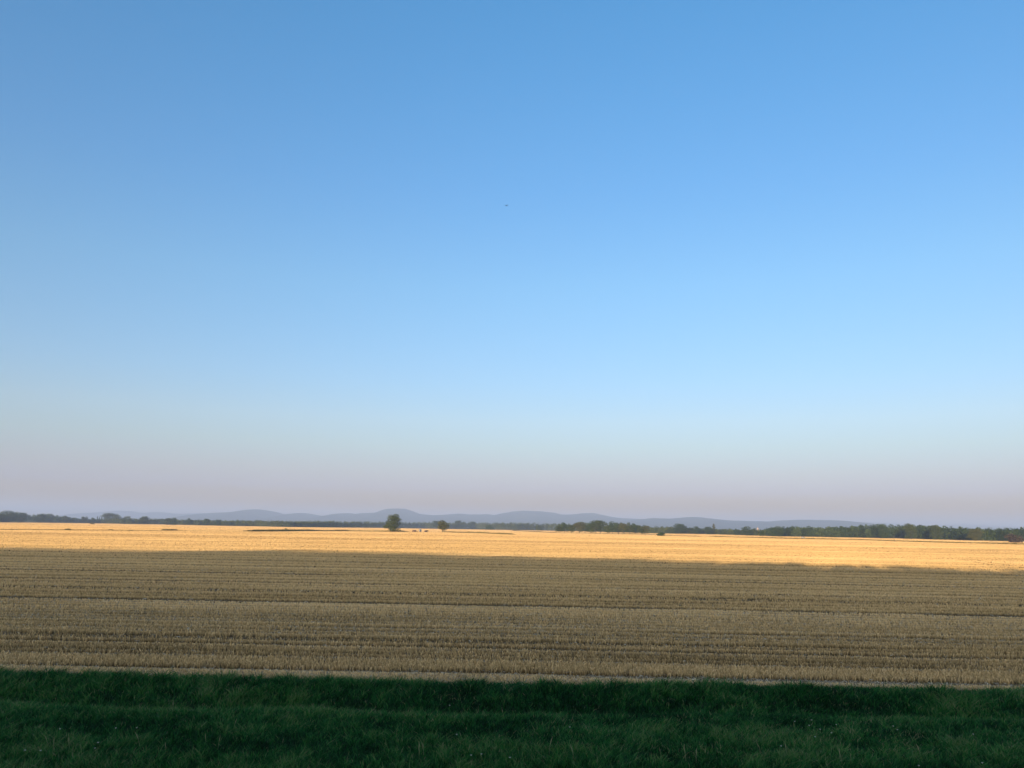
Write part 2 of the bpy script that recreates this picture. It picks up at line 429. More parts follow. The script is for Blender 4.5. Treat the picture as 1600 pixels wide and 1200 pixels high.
def tree_blobs(rng, kind, h, w):
    """leaf masses for a tree of height h and crown width w"""
    B = []
    if kind == 'oak':      # broad rounded crown reaching low
        for k in range(34):
            a = rng.uniform(0, 2 * math.pi); z = rng.uniform(.10, .92)
            rr = w * .5 * math.sin(math.pi * min(1, (z * .80 + .17))) ** .7 * rng.uniform(.35, .85)
            s = w * rng.uniform(.12, .21)
            B.append((math.cos(a) * rr, math.sin(a) * rr, h * z, s, s, s * rng.uniform(.6, .9)))
        B.append((0, 0, h * .48, w * .36, w * .36, h * .36)); B.append((0, 0, h * .2, w * .24, w * .24, h * .2))
    elif kind == 'round':  # taller stem, dome crown
        for k in range(20):
            a = rng.uniform(0, 2 * math.pi); z = rng.uniform(.20, .9)
            rr = w * .5 * math.sin(math.pi * (z * .78 + .16)) ** .6 * rng.uniform(.3, .8)
            s = w * rng.uniform(.14, .24)
            B.append((math.cos(a) * rr, math.sin(a) * rr, h * z, s, s, s * .8))
        B.append((0, 0, h * .58, w * .27, w * .27, h * .26))
    elif kind == 'poplar':
        for k in range(14):
            z = .1 + .86 * k / 13; s = w * .5 * (math.sin(math.pi * (z * .85 + .12)) ** .5) * rng.uniform(.7, 1)
            B.append((rng.normal(0, w * .08), rng.normal(0, w * .08), h * z, s, s, h * .07))
    elif kind == 'cone':
        for k in range(14):
            z = .08 + .88 * k / 13; s = w * .5 * (1 - z) ** .7 + w * .06
            a = rng.uniform(0, 6.28)
            B.append((math.cos(a) * s * .3, math.sin(a) * s * .3, h * z, s, s, h * .08))
    elif kind == 'lean':   # loose crown leaning to the right, narrow at the foot
        for k in range(16):
            z = rng.uniform(.25, .92); c = w * (-.12 + .10 * z if k % 2 else .24 * (1 - abs(z - .45)))
            s = w * rng.uniform(.11, .2)
            B.append((c + rng.normal(0, w * .12), rng.normal(0, w * .14), h * z, s, s, s * .9))
        B.append((-w * .08, 0, h * .62, w * .24, w * .24, h * .27)); B.append((w * .05, 0, h * .2, w * .13, w * .13, h * .18))
    else:                  # bush: broad low mound to the ground
        for k in range(14):
            a = rng.uniform(0, 2 * math.pi); rr = w * .5 * rng.uniform(0, .75)
            z = rng.uniform(.1, .75) * (1 - (rr / (w * .5)) ** 2 * .6)
            s = w * rng.uniform(.14, .24)
            B.append((math.cos(a) * rr, math.sin(a) * rr, h * z, s, s, h * rng.uniform(.18, .28)))
    return B

PROTO = {}
def proto(kind, v):
    """unit-height/unit-width shapes are made at true scale 16 m x 14 m, then scaled per tree"""
    key = (kind, v)
    if key not in PROTO:
        rng = np.random.default_rng(abs(hash(kind)) % 1 + 100 * v + sum(map(ord, kind)))
        h, w = {'oak': (18, 16), 'round': (16, 13), 'poplar': (20, 4), 'cone': (12, 7), 'lean': (11, 10.5), 'bush': (4, 7)}[kind]
        n = {'oak': 7000, 'round': 3200, 'poplar': 1500, 'cone': 1500, 'lean': 3000, 'bush': 1500}[kind]
        V, F, t = crown(rng, tree_blobs(rng, kind, h, w), n, {'oak': .62, 'round': .75, 'poplar': .7, 'cone': .65, 'lean': .5, 'bush': .5}[kind])
        V[:, 2] = np.maximum(V[:, 2], .05)
        # normalise the outline so the size asked for is the size drawn
        zt = np.percentile(V[:, 2], 99.7); half = np.percentile(np.abs(V[:, 0]), 99)
        V = V * np.array([w / 2 / half, w / 2 / half, h / zt])
        tr = trunk_mesh(rng, h, h * .024, w * .4, {'oak': .12, 'round': .22}.get(kind, .15), .12 if kind == 'lean' else 0)
        PROTO[key] = ((V, F, t), tr, h, w)
    return PROTO[key]
MESHES = {}
def tree(name, kind, v, px, row, w_px, top, leaf, label, cat='tree', group=None, rot=None, Y=None):
    """a tree whose foot is seen at px,row, its top at row `top`, w_px wide"""
    base = hit(px, row) if Y is None else at(px, row, Y)
    base[2] = 0.0
    D = base[1]
    h = at(px, top, D)[2]
    w = w_px / FPX * D * 1.02
    (V, F, t), tr, h0, w0 = proto(kind, v)
    key = (kind, v, leaf)
    if key not in MESHES:
        cm = mesh('crown', V, F, {'tone': t}); cm.materials.append(M['leaf_' + leaf])
        tm = mesh('trunk', *tr, smooth=True); tm.materials.append(M['bark'])
        MESHES[key] = (cm, tm)
    cm, tm = MESHES[key]
    root = tag(link(name, None, loc=base), label, cat, group)
    root.scale = (w / w0, w / w0, h / h0)
    root.rotation_euler.z = rot if rot is not None else ((px * 7.31) % 6.28)
    link('crown', cm, parent=root); link('trunk', tm, parent=root)
    return root

# ------------------------------------------------------------------ the single trees of the plain
tree('lone_tree', 'oak', 0, 613, 831.2, 24, 803.4, 'olive', 'tallest lone tree on the plain, dark round crown reaching nearly to the ground', rot=.4)
tree('leaning_tree', 'lean', 0, 691, 831.2, 19, 813, 'yellow', 'small yellowish tree leaning right at the end of the weedy strip', rot=0)
COPSE = [(873, 819.5, 9), (882, 817, 13), (893, 820.5, 9), (905, 816, 13), (914, 817.5, 11), (923, 815, 11), (931, 814, 13), (938, 813.6, 13), (949, 818, 9), (957, 815.4, 12), (966, 817, 12),
         (975, 818.2, 11), (984, 817.2, 12), (992, 818.4, 12), (1002, 821, 11), (1009, 822, 9)]
ORD = ['first', 'second', 'third', 'fourth', 'fifth', 'sixth', 'seventh', 'eighth', 'ninth', 'tenth', 'eleventh', 'twelfth', 'thirteenth', 'fourteenth', 'fifteenth', 'last']
for k, (px, top, w) in enumerate(COPSE):
    row = 832.6 + (px - 870) * .019
    tree('copse_tree', 'round', k % 4, px, row - (.5 if k % 3 == 1 else 0), w * 1.3, top - .5, ['olive', 'dark', 'olive', 'yellow'][k % 4] if k not in (6, 7) else 'olive',
         '%s tree from the left in the free-standing dark copse right of centre' % ORD[k], 'tree', 'trees of the copse right of centre')
tree('round_bush', 'bush', 0, 1033, 837.4, 12, 831.6, 'dark', 'low dark round bush alone on the stubble, just right of the copse', 'bush')
SINGLES = [
 ('broad_tree', 'oak', 1, 1062, 834.2, 19, 818.3, 'dark', 'large dome-crowned tree rising above the low hedge right of the copse', 'tree'),
 ('broad_tree', 'oak', 2, 1089, 834.6, 15, 822.4, 'dark', 'middle-sized round tree between the dome-crowned tree and the slim poplar', 'tree'),
 ('broad_tree', 'oak', 1, 1107, 835.0, 14, 823, 'dark', 'dark round tree directly left of the slim yellowish poplar', 'tree'),
 ('poplar_tree', 'poplar', 0, 1115.5, 835.0, 5.5, 818.5, 'yellow', 'slim yellowish poplar standing above the trees around it', 'tree'),
 ('conical_tree', 'cone', 0, 1150, 836.2, 9, 825.8, 'dark', 'small pointed tree in the low hedge left of the pale tower', 'tree'),
 ('broad_tree', 'oak', 2, 1167, 836.8, 17, 822.6, 'dark', 'dark dome-shaped tree close to the left side of the pale tower', 'tree'),
 ('broad_tree', 'round', 1, 1178, 836.8, 10, 825.4, 'olive', 'lower tree touching the left edge of the pale tower', 'tree'),
 ('small_tree', 'round', 2, 1191.3, 838.6, 6.5, 829.3, 'dark', 'small dark tree on a bare stem in front of the pale tower', 'tree'),
 ('dome_tree', 'oak', 0, 175, 817.9, 31, 801.8, 'olive', 'widest dome-shaped tree mass on the left, grey green with a smooth top', 'tree'),
 ('dome_tree', 'oak', 2, 197, 818.6, 16, 806.6, 'olive', 'pale tree sloping off the right side of the widest dome-shaped tree', 'tree'),
 ('dome_tree', 'oak', 1, 225, 819.2, 14, 806.8, 'olive', 'round pale tree halfway between the widest dome tree and the dark broad one', 'tree'),
 ('dome_tree', 'oak', 1, 262, 820.2, 15, 809.6, 'olive', 'pale green half of the broad tree pair left of the faint hills', 'tree'),
 ('dome_tree', 'oak', 2, 270, 820.4, 13, 809, 'dark', 'dark green half of the broad tree pair left of the faint hills', 'tree'),
 ('dome_tree', 'round', 0, 296, 820.8, 12, 809.8, 'dark', 'small round tree on the low stretch of wood right of the tree pair', 'tree'),
 ('dome_tree', 'round', 3, 323, 821.4, 9, 810.6, 'dark', 'narrow dark tree sticking up before the wood turns level', 'tree'),
 ('dome_tree', 'round', 2, 340, 821.7, 9, 812, 'dark', 'second narrow tree, lower, just before the wood turns level', 'tree'),
 ('small_tree', 'round', 1, 145, 817.7, 9, 808.8, 'dark', 'dark tree immediately left of the three thin poplars', 'tree'),
 ('wood_edge_tree', 'oak', 2, 12, 816.2, 26, 798, 'dark', 'tallest broad crown in the left end of the wood', 'tree'),
 ('wood_edge_tree', 'oak', 1, 32, 816.2, 18, 800.8, 'dark', 'crown stepping down right of the tallest one in the left wood', 'tree'),
 ('wood_edge_tree', 'oak', 0, 62, 816.4, 18, 802.6, 'dark', 'left half of the level broad crown in the left wood', 'tree'),
 ('wood_edge_tree', 'oak', 2, 77, 816.5, 18, 802.8, 'dark', 'right half of the level broad crown in the left wood', 'tree'),
 ('wood_edge_tree', 'oak', 1, 101, 817.0, 11, 806, 'olive', 'olive tree, lighter than its neighbours, where the left wood gets low', 'tree'),
 ('wood_edge_tree', 'round', 2, 131, 817.4, 9, 807.2, 'olive', 'pale small tree in the low gap left of the poplars', 'tree'),
 ('dark_tree', 'round', 3, 682, 826.0, 12, 813.8, 'dark', 'dark blue-green tree in the wood just left of the leaning tree', 'tree'),
 ('dark_tree', 'oak', 0, 718, 826.2, 18, 813.4, 'dark', 'dark broad tree of the wood just right of the leaning tree', 'tree'),
 ('dark_tree', 'oak', 1, 738, 826.4, 14, 815, 'dark', 'second dark tree of the wood right of the leaning tree', 'tree'),
 ('edge_tree', 'bush', 1, 765, 827.8, 13, 820.4, 'dark', 'bushy low tree at the wood foot, halfway to the copse', 'tree'),
 ('edge_tree', 'bush', 0, 842, 829.0, 13, 821, 'olive', 'bushy green tree at the wood foot left of the copse', 'tree'),
 ('edge_tree', 'oak', 2, 1380, 841.2, 16, 818.6, 'dark', 'highest crown at the left shoulder of the big right-hand wood', 'tree'),
 ('edge_tree', 'oak', 0, 1424, 842.2, 20, 818.2, 'olive', 'broad olive crown on the highest part of the right-hand wood', 'tree'),
 ('edge_tree', 'oak', 1, 1462, 843.2, 18, 820.4, 'olive', 'rounded crown where the right-hand wood begins to fall away', 'tree'),
 ('edge_tree', 'oak', 2, 1216, 838.4, 18, 822.4, 'dark', 'rounded crown forming the left end of the right-hand wood', 'tree'),
 ('edge_tree', 'oak', 0, 1524, 845.0, 22, 826, 'yellow', 'yellowish lower tree in front of the right-hand wood', 'tree'),
 ('edge_tree', 'bush', 0, 1585, 847.8, 26, 834, 'brown', 'dark reddish bushy trees in the corner at the right frame edge', 'tree'),
]
for s in SINGLES:
    nm, kd, v, px, row, w, top, leaf, lab, cat = s
    tree(nm, kd, v, px, row, w, top, leaf, lab, cat)
for px in (151.3, 154.6, 158.0):
    tree('thin_poplar', 'poplar', 1, px, 817.6, 1.9, {151.3: 806.4, 154.6: 807.4, 158.0: 807}[px], 'dark',
         {151.3: 'left', 154.6: 'middle', 158.0: 'right'}[px] + ' one of the three thin dark poplars beside the widest dome tree', 'tree', 'three thin poplars')
for px, row, w, top, lab in [(105, 828.6, 10, 825.8, 'low olive bush on the field line at the far left'), (144, 819.3, 6, 816.4, 'small dark bush out in front of the wood left of the poplars'),
                             (174, 829, 12, 827, 'flat bush on the field line below the widest dome tree'), (203, 829.4, 9, 828, 'flattest low bush on the field line, left of the long dark one'),
                             (264, 829.2, 27, 826.6, 'long flat dark bush on the field line at left'),
                             (391, 830.6, 26, 828.2, 'long flat bush before the start of the weedy strip'), (446, 829.4, 4.5, 825.2, 'small pointed bush sticking out of the weedy strip'),
                             (421, 830.8, 14, 827.2, 'rounded bush at the left end of the weedy strip')]:
    tree('low_bush', 'bush', 1, px, row, w, top, 'weed', lab, 'bush')

# ------------------------------------------------------------------ woods (far masses)
def wood_mass(name, p0, p1, seed, leaf, label, rows=5, spacing=8.5, back=1.0, lift=0.0, front=0.0, per=230, tone=.5):
    rng = np.random.default_rng(seed)
    A, Fc, T, o = [], [], [], 0
    px = p0
    while px < p1:
        row, top = wood_row(px)
        b = hit(px, row)
        D = b[1]
        for r in range(rows):
            Y = D + 6 + r * 13 * back + rng.uniform(-5, 5)
            q = at(px + rng.uniform(-1.5, 1.5), top, Y + 0)
            q0 = at(px + rng.uniform(-1.5, 1.5), top, D)
            h = q0[2] * rng.uniform(.86, 1.12) + lift
            w = rng.uniform(9, 15)
            blobs = []
            for k in range(5):
                blobs.append((rng.uniform(-.3, .3) * w, rng.uniform(-.3, .3) * w, h * rng.uniform(.4, .86), w * .27, w * .27, h * .15))
            blobs.append((0, 0, h * .34, w * .62, w * .4, h * .38))
            V, F, t = crown(rng, blobs, per, 1.7, base_tone=tone + rng.normal(0, .22))
            V = V + np.array([q[0], Y, 0]); V[:, 2] = np.maximum(V[:, 2], .05)
            A.append(V); Fc.append(F + o); T.append(t); o += len(V)
        px += spacing / D * FPX * rng.uniform(.75, 1.25)
    return tag(link(name, mesh(name, np.concatenate(A), np.concatenate(Fc), {'tone': np.concatenate(T)}), M['leaf_' + leaf]), label, 'wood', kind='stuff')
wood_mass('far_wood', -480, 132, 1, 'dark', 'dark far-off wood at the left edge of the plain')
wood_mass('far_wood', 132, 350, 2, 'olive', 'low far-off wood under the faint hills on the left')
wood_mass('far_wood', 350, 900, 3, 'olive', 'long level far-off wood behind the lone tree', spacing=8, per=230, tone=.6)
wood_mass('far_wood', 895, 1205, 4, 'olive', 'low far-off wood between the copse and the pale tower')
wood_mass('far_wood', 1205, 2100, 5, 'dark', 'broad wood along the right part of the plain', per=330, spacing=7)

# weedy strips and field lines
def margin(name, pts, height, depth, n, seed, leaf, label, tone=.5):
    rng = np.random.default_rng(seed)
    P = np.array([hit(a, b)[:2] for a, b in pts])
    seg = np.linalg.norm(np.diff(P, axis=0), axis=1); s = np.concatenate([[0], np.cumsum(seg)])
    u = rng.uniform(0, s[-1], n)
    x = np.interp(u, s, P[:, 0]); y = np.interp(u, s, P[:, 1]) + rng.uniform(0, depth, n)
    e = np.clip(np.minimum(u, s[-1] - u) / 12, 0, 1)
    env = (.15 + 1.25 * fbm(x * .05, seed * 3.3, 40)) * e
    z = rng.uniform(0, 1, n) ** 1.2 * height * env
    pt = np.stack([x, y, z + .05], -1)
    V, F = cards(pt, rng.normal(size=(n, 3)) * np.array([1, 1, .5]), rng.uniform(.3, .75, n), rng)
    t = np.clip(tone + (fbm(x * .03, 1.0, 50) - .5) * .8 + rng.normal(0, .15, n), 0, 1)
    return tag(link(name, mesh(name, V, F, {'tone': np.repeat(t, 4)}), M['leaf_' + leaf]), label, 'weeds', kind='stuff')
margin('weedy_strip', [(385, 830.8), (415, 830.6), (470, 830), (540, 830), (600, 831), (640, 831.4)], 1.9, 5, 20000, 1, 'weed', 'long strip of tall brown-green weeds left of the lone tree', 1.0)
margin('weedy_strip', [(690, 831.5), (720, 832.6), (748, 833.3), (775, 834.4), (806, 835.8)], 1.7, 4, 9000, 2, 'weed', 'strip of weeds running right from the leaning tree', .7)
margin('weedy_strip', [(-90, 827.5), (0, 828), (90, 828.4), (200, 829), (290, 829.4), (385, 830.6)], .32, 2, 5000, 3, 'weed', 'thin brownish weed line across the field at left', .85)
margin('weedy_strip', [(1100, 838.6), (1150, 839.6), (1200, 841.2), (1245, 842.2), (1300, 843.3), (1345, 844), (1400, 846), (1500, 849), (1600, 851.2), (1700, 854)], 1.1, 2, 16000, 4, 'weed', 'dark weed line in front of the right-hand wood', .6)
margin('weedy_strip', [(800, 829.5), (870, 832.7), (940, 834), (1012, 835.6)], 1.6, 5, 5000, 5, 'weed', 'rough growth under the copse trees', .3)
margin('weedy_strip', [(1012, 835.8), (1040, 837), (1100, 838.6)], .8, 2, 3000, 6, 'weed', 'thin weed line running right from the copse past the round bush', .4)

# ------------------------------------------------------------------ small built things
def boxes(lst):
    return join([(np.array(box_mesh(*b)[0], float), np.array(box_mesh(*b)[1])) for b in lst])
# pale tower behind the trees
b = at(1184.3, 836.5, 1330); b[2] = 0
H = at(1184.3, 823.4, 1330)[2]
tw = tag(link('tower', None, loc=b), 'pale pinkish tower with a pointed top rising between trees', 'tower')
link('wall', mesh('wall', *boxes([(-1.6, 1.6, -1.6, 1.6, 0, H * .72), (-1.75, 1.75, -1.75, 1.75, H * .72, H * .75)])), M['render'], tw)
V = np.array([(-1.8, -1.8, H * .75), (1.8, -1.8, H * .75), (1.8, 1.8, H * .75), (-1.8, 1.8, H * .75), (-.5, -.5, H * .9), (.5, -.5, H * .9), (.5, .5, H * .9), (-.5, .5, H * .9), (-.05, -.05, H), (.05, -.05, H), (.05, .05, H), (-.05, .05, H)])
F = [(0, 1, 5, 4), (1, 2, 6, 5), (2, 3, 7, 6), (3, 0, 4, 7), (4, 5, 9, 8), (5, 6, 10, 9), (6, 7, 11, 10), (7, 4, 8, 11), (8, 9, 10, 11), (0, 3, 2, 1)]
link('roof', mesh('roof', V, F), M['render'], tw)
for k in range(2):
    link('window', mesh('window', *boxes([(-.35, .35, -1.66, -1.58, H * (.35 + .2 * k), H * (.35 + .2 * k) + 1.4)])), M['dark'], tw)
# white cabin with mast and the two reddish heaps by the lone tree
b = hit(656.5, 831.2)
cb = tag(link('site_cabin', None, loc=b), 'small whitish cabin with a short mast beside reddish bushes', 'cabin')
link('wall', mesh('wall', *boxes([(-1.3, 1.3, -1.0, 1.0, .35, 2.5)])), M['white'], cb)
V = np.array([(-1.45, -1.15, 2.5), (1.45, -1.15, 2.5), (1.45, 1.15, 2.5), (-1.45, 1.15, 2.5), (-1.45, 0, 2.95), (1.45, 0, 2.95)])
rf = link('roof', mesh('roof', V, [(0, 1, 5, 4), (2, 3, 4, 5), (0, 3, 2, 1), (3, 0, 4, 4), (1, 2, 5, 5)][:3]), M['white'], cb)
link('door', mesh('door', *boxes([(-.4, .4, -1.04, -.98, .4, 2.2)])), M['dark'], cb)
link('mast', mesh('mast', *tube([(.3, 0, 2.7), (.3, 0, 4.6)], [.10, .07], 6)), M['white'], cb)
for sx in (-1, 1):
    V1, F1 = tube([(sx - .1, -1.02, .35), (sx + .1, -1.02, .35)], [.35, .35], 12)
    link('wheel', mesh('wheel', V1, F1), M['rubber'], cb)
tree('reddish_bush', 'bush', 0, 648, 831.0, 8, 827.9, 'rust', 'reddish brown bush left of the whitish cabin', 'bush')
tree('reddish_bush', 'bush', 1, 666, 831.2, 7, 828.5, 'rust', 'reddish brown bush right of the whitish cabin', 'bush')

# small pale car on the field track at right
b = hit(1255.5, 841.0)
car = tag(link('parked_car', None, loc=b), 'tiny pale car parked at the foot of the right-hand wood', 'car')
car.rotation_euler.z = .15
def profile(pts, x0, x1, axis=0):
    n = len(pts)
    V = [(p[0], x0, p[1]) for p in pts] + [(p[0], x1, p[1]) for p in pts]
    F = [(i, (i + 1) % n, n + (i + 1) % n, n + i) for i in range(n)]
    me = bpy.data.meshes.new('profile')
    me.from_pydata(V, [], F + [tuple(range(n))[::-1], tuple(range(n, 2 * n))]); me.update()
    return me
link('body', profile([(-2.1, .35), (2.1, .35), (2.15, .8), (1.2, .95), (.7, 1.45), (-1.2, 1.5), (-1.9, 1.0), (-2.15, .9)], -.85, .85), M['white'], car)
link('window', profile([(-1.45, 1.0), (1.0, 1.0), (.62, 1.38), (-1.1, 1.42)], -.87, .87), M['dark'], car)
for wxp in (-1.3, 1.3):
    for wy in (-.8, .8):
        V1, F1 = tube([(wxp, wy - .1, .33), (wxp, wy + .1, .33)], [.33, .33], 14)
        link('wheel', mesh('wheel', V1, F1), M['rubber'], car)
# marker post in the weed line
b = hit(1397.3, 846.6); Hp = at(1397.3, 837.8, b[1])[2]
ps = tag(link('marker_post', None, loc=b), 'thin dark post standing in the weed line on the right', 'post')
link('pole', mesh('pole', *tube([(0, 0, -.2), (0, 0, Hp)], [.16, .12], 8)), M['wood'], ps)
link('cap', mesh('cap', *boxes([(-.18, .18, -.18, .18, Hp, Hp + .12)])), M['wood'], ps)
link('brace', mesh('brace', *tube([(.9, 0, 0), (.05, 0, Hp * .45)], [.07, .06], 6)), M['wood'], ps)

# bird
bc = at(791.6, 321.3, 150)
bird = tag(link('bird', None, loc=bc), 'tiny dark bird gliding high in the clear blue sky', 'bird')
bm_ = []
bm_.append(tube([(-.20, 0, .01), (-.15, 0, .015), (-.06, 0, .0), (.04, 0, -.005), (.12, 0, .0), (.19, 0, .0), (.26, 0, .005)], [.006, .028, .05, .052, .035, .022, .05], 9))
for s in (-1, 1):
    V = []; F = []
    prof = [(0, .10), (.10, .11), (.22, .09), (.34, .055), (.42, .015)]
    for j, (u, c) in enumerate(prof):
        up = .07 * math.sin(u / .42 * 2.0); sw = -.02 + u * u * .9
        for (dx, dz) in ((-c * .5, 0), (0, .012), (c * .9, 0), (0, -.006)):
            V.append((sw + dx, s * (.03 + u), up + dz))
    for j in range(len(prof) - 1):
        for k in range(4):
            F.append((j * 4 + k, j * 4 + (k + 1) % 4, j * 4 + 4 + (k + 1) % 4, j * 4 + 4 + k))
    bm_.append((np.array(V), np.array(F)))
V, F = join(bm_)
link('body', mesh('body', V, F, smooth=True), M['bird'], bird)
bird.scale = (1.2, 1.2, 1.2)
bird.rotation_euler = (R(14), R(-6), R(-62))

# ------------------------------------------------------------------ stubble
rng = np.random.default_rng(11)
def warp(x, y):
    """row coordinate: the rows run across the view, a little nearer at the right"""
    return y + np.where(x < 0, .012 * x, .045 * x) * np.clip(y / 57, .6, 3) - 1.0 * (fbm(x * .010, y * .012, 60, 2) - .5) * np.clip(y / 60, .4, 3)
# height profile over the row coordinate
G = np.arange(28, 2300, .05)
prof_h = np.ones_like(G)
litter = np.zeros_like(G)
tone_p = np.zeros_like(G)
r2 = np.random.default_rng(5)
def yd(row): return float(hit(800, row)[1])
def cut(row, px, depth):
    """bare wheel track whose near side is seen at photo row `row`, px photo pixels deep"""
    px *= 1.35 if row > 870 else 1.1; a_, b_ = yd(row + px * .5), yd(row - px * .5)
    m_ = (G > a_) & (G < b_); prof_h[m_] *= 1 - depth
for row, px, dp in [(1057, 5, .9), (1035.5, 2.5, .85), (1029.5, 2.5, .8), (1023.5, 2.2, .8), (1016.5, 3.2, .9), (1010.5, 2, .6), (1006, 3.2, .95), (999, 2, .5), (993.5, 1.6, .6), (987.5, 2.6, .7), (981, 1.6, .6), (976.5, 1.4, .6),
                    (971.5, 1.6, .8), (968, 1.2, .6), (964, 1.5, .8), (960.3, 1.3, .8), (956.5, 1.3, .85), (953, 1.4, .8), (948.5, 3.0, 1), (943.5, 1.2, .6), (939, 1.8, .9), (933.8, 1.4, .7), (930.8, 1.9, 1), (925.5, 1.1, .6),
                    (922.8, 1.6, .85), (918.2, 1.9, 1), (913.5, 1.0, .6), (909, .9, .5), (904.2, 1.9, 1), (901.3, 1.1, .7), (897, .8, .6), (892.5, 1.2, .9), (888.2, .8, .6), (883.5, 1.1, .9), (879.6, .8, .6), (875.6, .9, .8), (871.5, .7, .5)]:
    cut(row, px, dp)
row = 868.0
while row > 829.0:
    cut(row, r2.uniform(.35, .9), r2.uniform(.15, .75)); row -= r2.uniform(1.6, 5.0) * np.interp(row, [829, 868], [.5, 1])
for ra, rb, lt in [(1074, 1056, 1.0), (1037.5, 1034.5, .8), (998, 986, .45), (983, 973, .5), (970, 966, .55), (962.5, 950.5, .45), (916, 914, .4), (900, 898, .4), (1021, 1018.5, .6)]:    # laid straw
    m_ = (G > yd(ra)) & (G < yd(rb)); litter[m_] = lt; prof_h[m_] *= 1 - .35 * lt
for ra, rb, t_ in [(1034, 1001, -.12), (992, 985, -.10), (984, 950, .02), (1055, 1040, .03), (947, 941, -.10), (940, 926, .0), (925, 900, .05)]:
    m_ = (G > yd(ra)) & (G < yd(rb)); tone_p[m_] += t_
LG = np.log(G)
prof_t = .55 + tone_p + (fbm(LG * 26, .3, 70) - .5) * .42 + (vnoise(LG * 150, .7, 71) - .5) * .2
def sample(x, y):
    q = warp(x, y)
    ii = np.clip(((q - 28) / .05).astype(int), 0, len(G) - 1)
    br = fbm(x * .035 * 60 / np.maximum(y, 60), np.log(y) * 30, 72, 3)          # rows break up along their length
    h = prof_h[ii]; h = h + (1 - h) * np.clip((br - .56) * 5, 0, 1) * .7
    h = h * (.8 + .35 * fbm(x * .2, q * .35, 74, 2))
    # turning tracks of the harvester
    return h, litter[ii], prof_t[ii] + (fbm(x * .9 / y * 5, np.log(y) * 22, 73, 3) - .5) * .36
def track(P, x, y, w):
    """1 inside a wheel track following the polyline P"""
    m = np.zeros(len(x), bool)
    for a, b_ in zip(P[:-1], P[1:]):
        d = b_ - a; L = d @ d
        t = np.clip(((x - a[0]) * d[0] + (y - a[1]) * d[1]) / L, 0, 1)
        m |= np.hypot(x - a[0] - t * d[0], y - a[1] - t * d[1]) < w
    return m
TR = [[hit(*p)[:2] for p in c] for c in ([(1600, 931), (1450, 931), (1300, 928), (1220, 930), (1160, 934), (1110, 938), (1050, 940)],
                                         [(1600, 940), (1400, 936), (1260, 934), (1200, 937), (1170, 940), (1140, 943), (1060, 947)],
                                         [(1190, 950), (1240, 955), (1330, 960), (1500, 962)],
                                         [(1515, 874), (1550, 880), (1600, 888)], [(1500, 874), (1535, 881), (1590, 889)])]
NS = 2450000
d = 31 * np.exp(rng.uniform(0, 1, NS) ** .95 * math.log(2300 / 31))
x = np.sign(rng.uniform(-1, 1, NS)) * np.where(rng.random(NS) < .80, rng.uniform(0, .74, NS), .74 + .38 * rng.random(NS) ** 1.6) * d + rng.uniform(-1, 1, NS) * 3
keep = d > edge_y(np.clip(x, -60, 60)) + .1
rr = np.hypot(x, d); keep &= rr < far_r(np.arctan2(x, d)) + 10
x, d = x[keep], d[keep]
row = np.round(d / .16) * .16 + rng.normal(0, .025, len(d))        # drill rows close to the eye
d2 = np.where(d < 70, row, d)
h, lit, tn = sample(x, d2)
for P in TR:
    m_ = track(P, x, d2, .38 * max(1, P[0][1] / 150)) & (rng.random(len(x)) < .8)
    h = np.where(m_, .05, h)
ht = .21 * h * (1 + (rng.uniform(-.3, .2, len(x))) * np.interp(d2, [40, 120], [1, .5]))
ok = ht > .02
x, y_, ht, tn, lit = x[ok], d2[ok], ht[ok], tn[ok], lit[ok]
n = len(x)
wd = .00046 * y_ * rng.uniform(.6, 1.5, n) * np.interp(y_, [31, 80, 200], [1, .8, .6])
phi = np.where(y_ < 55, rng.uniform(0, math.pi, n), rng.normal(-.15, .55, n))
lean = rng.normal(0, 1, (n, 2)) * (ht * np.interp(y_, [40, 120], [.28, .12]))[:, None]
dx, dy = np.cos(phi) * wd, np.sin(phi) * wd
z0 = np.full(n, -.01)
V = np.stack([np.stack([x - dx, y_ - dy, z0], -1), np.stack([x + dx, y_ + dy, z0], -1),
              np.stack([x + dx * .7 + lean[:, 0], y_ + dy * .7 + lean[:, 1], ht], -1), np.stack([x - dx * .7 + lean[:, 0], y_ - dy * .7 + lean[:, 1], ht * rng.uniform(.75, 1, n)], -1)], 1)
tone = np.clip(tn + rng.normal(0, 1, n) * np.interp(y_, [30, 150], [.17, .07]) + .08, 0, 1)
tq = np.stack([tone - .45, tone - .45, tone + .05, tone + .05], 1).clip(0, 1).ravel()      # dirtier root, darkened further as painted shade at the row foot
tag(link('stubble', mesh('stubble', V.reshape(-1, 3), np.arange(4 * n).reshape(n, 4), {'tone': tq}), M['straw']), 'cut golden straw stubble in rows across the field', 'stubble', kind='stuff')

# laid and chopped straw between the rows
NL = 480000
d = 30.6 * np.exp(rng.uniform(0, 1, NL) * math.log(140 / 30.6))
x = np.sign(rng.uniform(-1, 1, NL)) * np.where(rng.random(NL) < .86, rng.uniform(0, .74, NL), rng.uniform(.74, 1.12, NL)) * d + rng.uniform(-1, 1, NL) * 3
q = warp(x, d); ii = np.clip(((q - 28) / .05).astype(int), 0, len(G) - 1)
keep = (d > edge_y(np.clip(x, -60, 60)) - .15) & (rng.random(NL) < .10 + litter[ii])
x, d = x[keep], d[keep]; n = len(x)
th = rng.uniform(0, math.pi, n); L = rng.uniform(.04, .10, n) * (d / 34) ** .7; wd = .00022 * d * rng.uniform(.7, 1.4, n)
ax = np.stack([np.cos(th), np.sin(th), rng.normal(0, .28, n)], -1) * L[:, None]
bx = np.stack([-np.sin(th), np.cos(th), rng.normal(0, .5, n)], -1) * wd[:, None]
c = np.stack([x, d, rng.uniform(.02, .10, n)], -1)
V = np.stack([c - ax - bx, c + ax - bx, c + ax + bx, c - ax + bx], 1)
